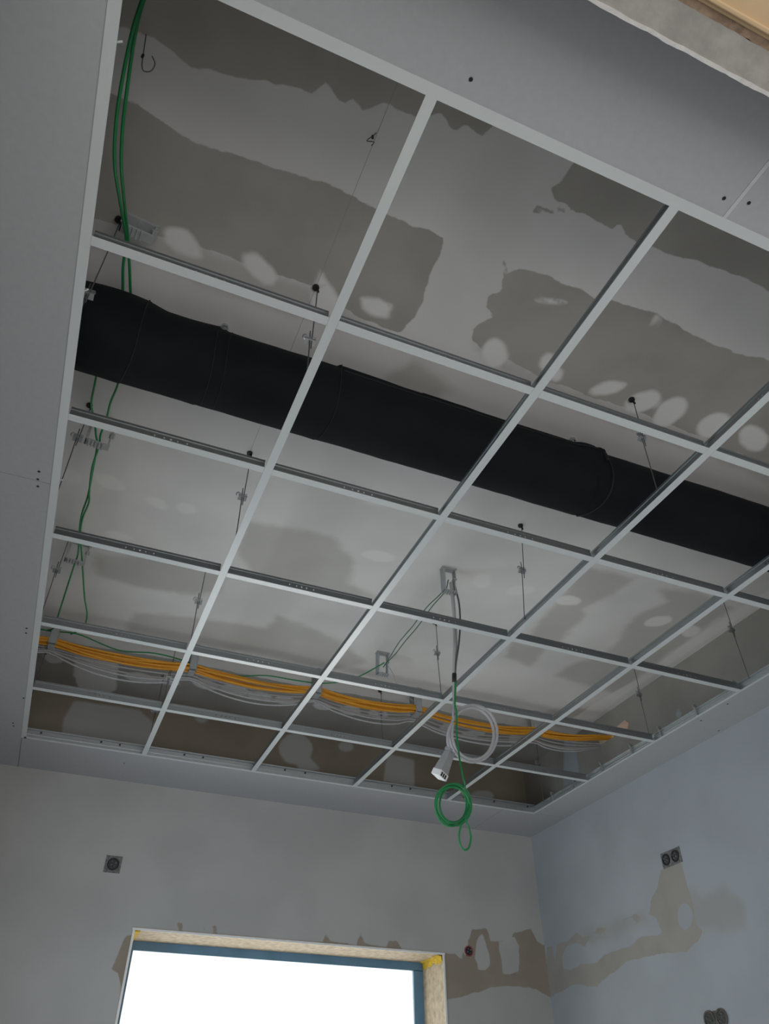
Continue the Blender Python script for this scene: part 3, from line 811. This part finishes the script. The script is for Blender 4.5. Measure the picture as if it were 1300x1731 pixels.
def foam(cx, dirx):
    mb = MB(); vs = []
    n1, n2 = 26, 9
    for i in range(n1+1):
        y = YF + .01 + (D-.06)*i/n1
        for k in range(n2+1):
            t = k/n2; ww = .045 + .02*noise.noise(Vector((y*14, cx, 1)))
            if t < .5: p = (cx - dirx*ww*(1-2*t), y, WZ1 - .001 - .008*math.sin(t*math.pi))
            else: p = (cx - dirx*.001 - dirx*.008*math.sin(t*math.pi), y, WZ1 - ww*1.3*(2*t-1))
            nn = .006*noise.noise(Vector((y*60, t*20, 2)))
            vs.append(V(p[0]-dirx*abs(nn), p[1], p[2]-abs(nn)))
    fs = [(i*(n2+1)+k, i*(n2+1)+k+1, (i+1)*(n2+1)+k+1, (i+1)*(n2+1)+k) for i in range(n1) for k in range(n2)]
    mb.add(vs, fs); tag(mb.build('foam_sealant', MT['foam'], wroot), 'yellow foam sealant in the corner')
foam(WX1, 1)
mb = MB(); mb.box(V(WX0+.0005, YF+.005, WZ1-.012), V(WX0+.05, YF+D-.1, WZ1-.0005)); tag(mb.build('foam_sealant', MT['foam'], wroot), 'yellow foam sealant in the corner')

# side window in the left wall (out of the picture; it lights the right wall)
mb = MB()
for (a, b) in (((2.6,-3.6),(2.68,-1.3)), ((5.12,-3.6),(5.2,-1.3)), ((3.86,-3.6),(3.94,-1.3)), ((2.6,-3.6),(5.2,-3.52)), ((2.6,-1.38),(5.2,-1.3))):
    mb.box(V(XL-.25, a[0], a[1]), V(XL-.17, b[0], b[1]))
struct(mb.build('window_2', MT['bead']))

# ------------------------------------------------------------------ wall boxes
def basis_box(name, p, ux, uz, nrm, lab, w_, h_, cells, rim, cup, round_=True, cat='wall box'):
    """box flush in a wall: rim plate, cup rings, flat dark discs painting in the recess shade"""
    root = empty(name, V(*p), lab, cat)
    ux, uz, nrm = Vector(ux), Vector(uz), Vector(nrm)
    def P(a, b, c): return ux*a + uz*b + nrm*c
    a = MB()
    def obox(x0, x1, z0, z1, c0, c1, mi=0):
        vs = [P(x, z, c) for c in (c0, c1) for (x, z) in ((x0,z0),(x1,z0),(x1,z1),(x0,z1))]
        a.add(vs, [(0,3,2,1),(4,5,6,7),(0,1,5,4),(1,2,6,5),(2,3,7,6),(3,0,4,7)], mi)
    obox(-w_/2, w_/2, -h_/2, h_/2, -.002, .0025)
    a.build('rim', rim, root, bevel=.001)
    for (cx, cz, r) in cells:
        a = MB()
        N = 28
        vs = []; 
        for rr, cc in ((r*1.0,.0030),(r*1.0,.0062),(r*.80,.0062),(r*.78,.0030)):
            for k in range(N):
                t = 2*math.pi*k/N; gap = 1.0
                vs.append(P(cx + rr*math.cos(t), cz + rr*math.sin(t), cc))
        fs = [(q_*N+k, q_*N+(k+1)%N, (q_+1)*N+(k+1)%N, (q_+1)*N+k) for q_ in range(3) for k in range(N)]
        a.add(vs, fs); ringo = a.build('cup', cup, root)
        a = MB(); vs = [P(cx + r*.8*math.cos(2*math.pi*k/N), cz + r*.8*math.sin(2*math.pi*k/N), .0031) for k in range(N)]
        a.add(vs, [tuple(range(N))]); a.build('cup_shade_disc', MT['box'] if name != 'junction_box' else MT['black'], ringo)  # flat disc, no real recess: its dark colour paints the shade inside
        for k in range(4):
            a = MB(); t = k*math.pi/2 + .5; x, z = cx + r*.42*math.cos(t), cz + r*.42*math.sin(t)
            a.tube([P(x, z, .003), P(x + .004, z + .003, .010)], .0035, 6); a.build('wire_end', MT['box_light'], ringo)
    return root
p = un(191, 1461, 1, YF)
basis_box('socket_box', p, (1,0,0), (0,0,1), (0,-1,0), 'single round socket box in a square hole, high on the far wall at the left', .085, .085, [(-.0,-.0,.031)], MT['box_light'], MT['black'])
p = un(1135, 1450, 0, XR)
basis_box('socket_box', p, (0,1,0), (0,0,1), (-1,0,0), 'double socket box in a rectangular hole, high on the right wall', .15, .075, [(-.034,0,.028),(.038,0,.028)], MT['box_light'], MT['black'])
p = un(792, 1608, 1, YF)
basis_box('junction_box', p, (1,0,0), (0,0,1), (0,-1,0), 'small round red-brown box right of the window', .034, .05, [(0,0,.028)], MT['red'], MT['red'])
p = un(1211, 1722, 0, XR)
basis_box('socket_box', p, (0,1,0), (0,0,1), (-1,0,0), 'double muddy socket box at the bottom edge of the right wall', .10, .06, [(-.038,0,.036),(.040,0,.036)], MT['rust'], MT['rust'])
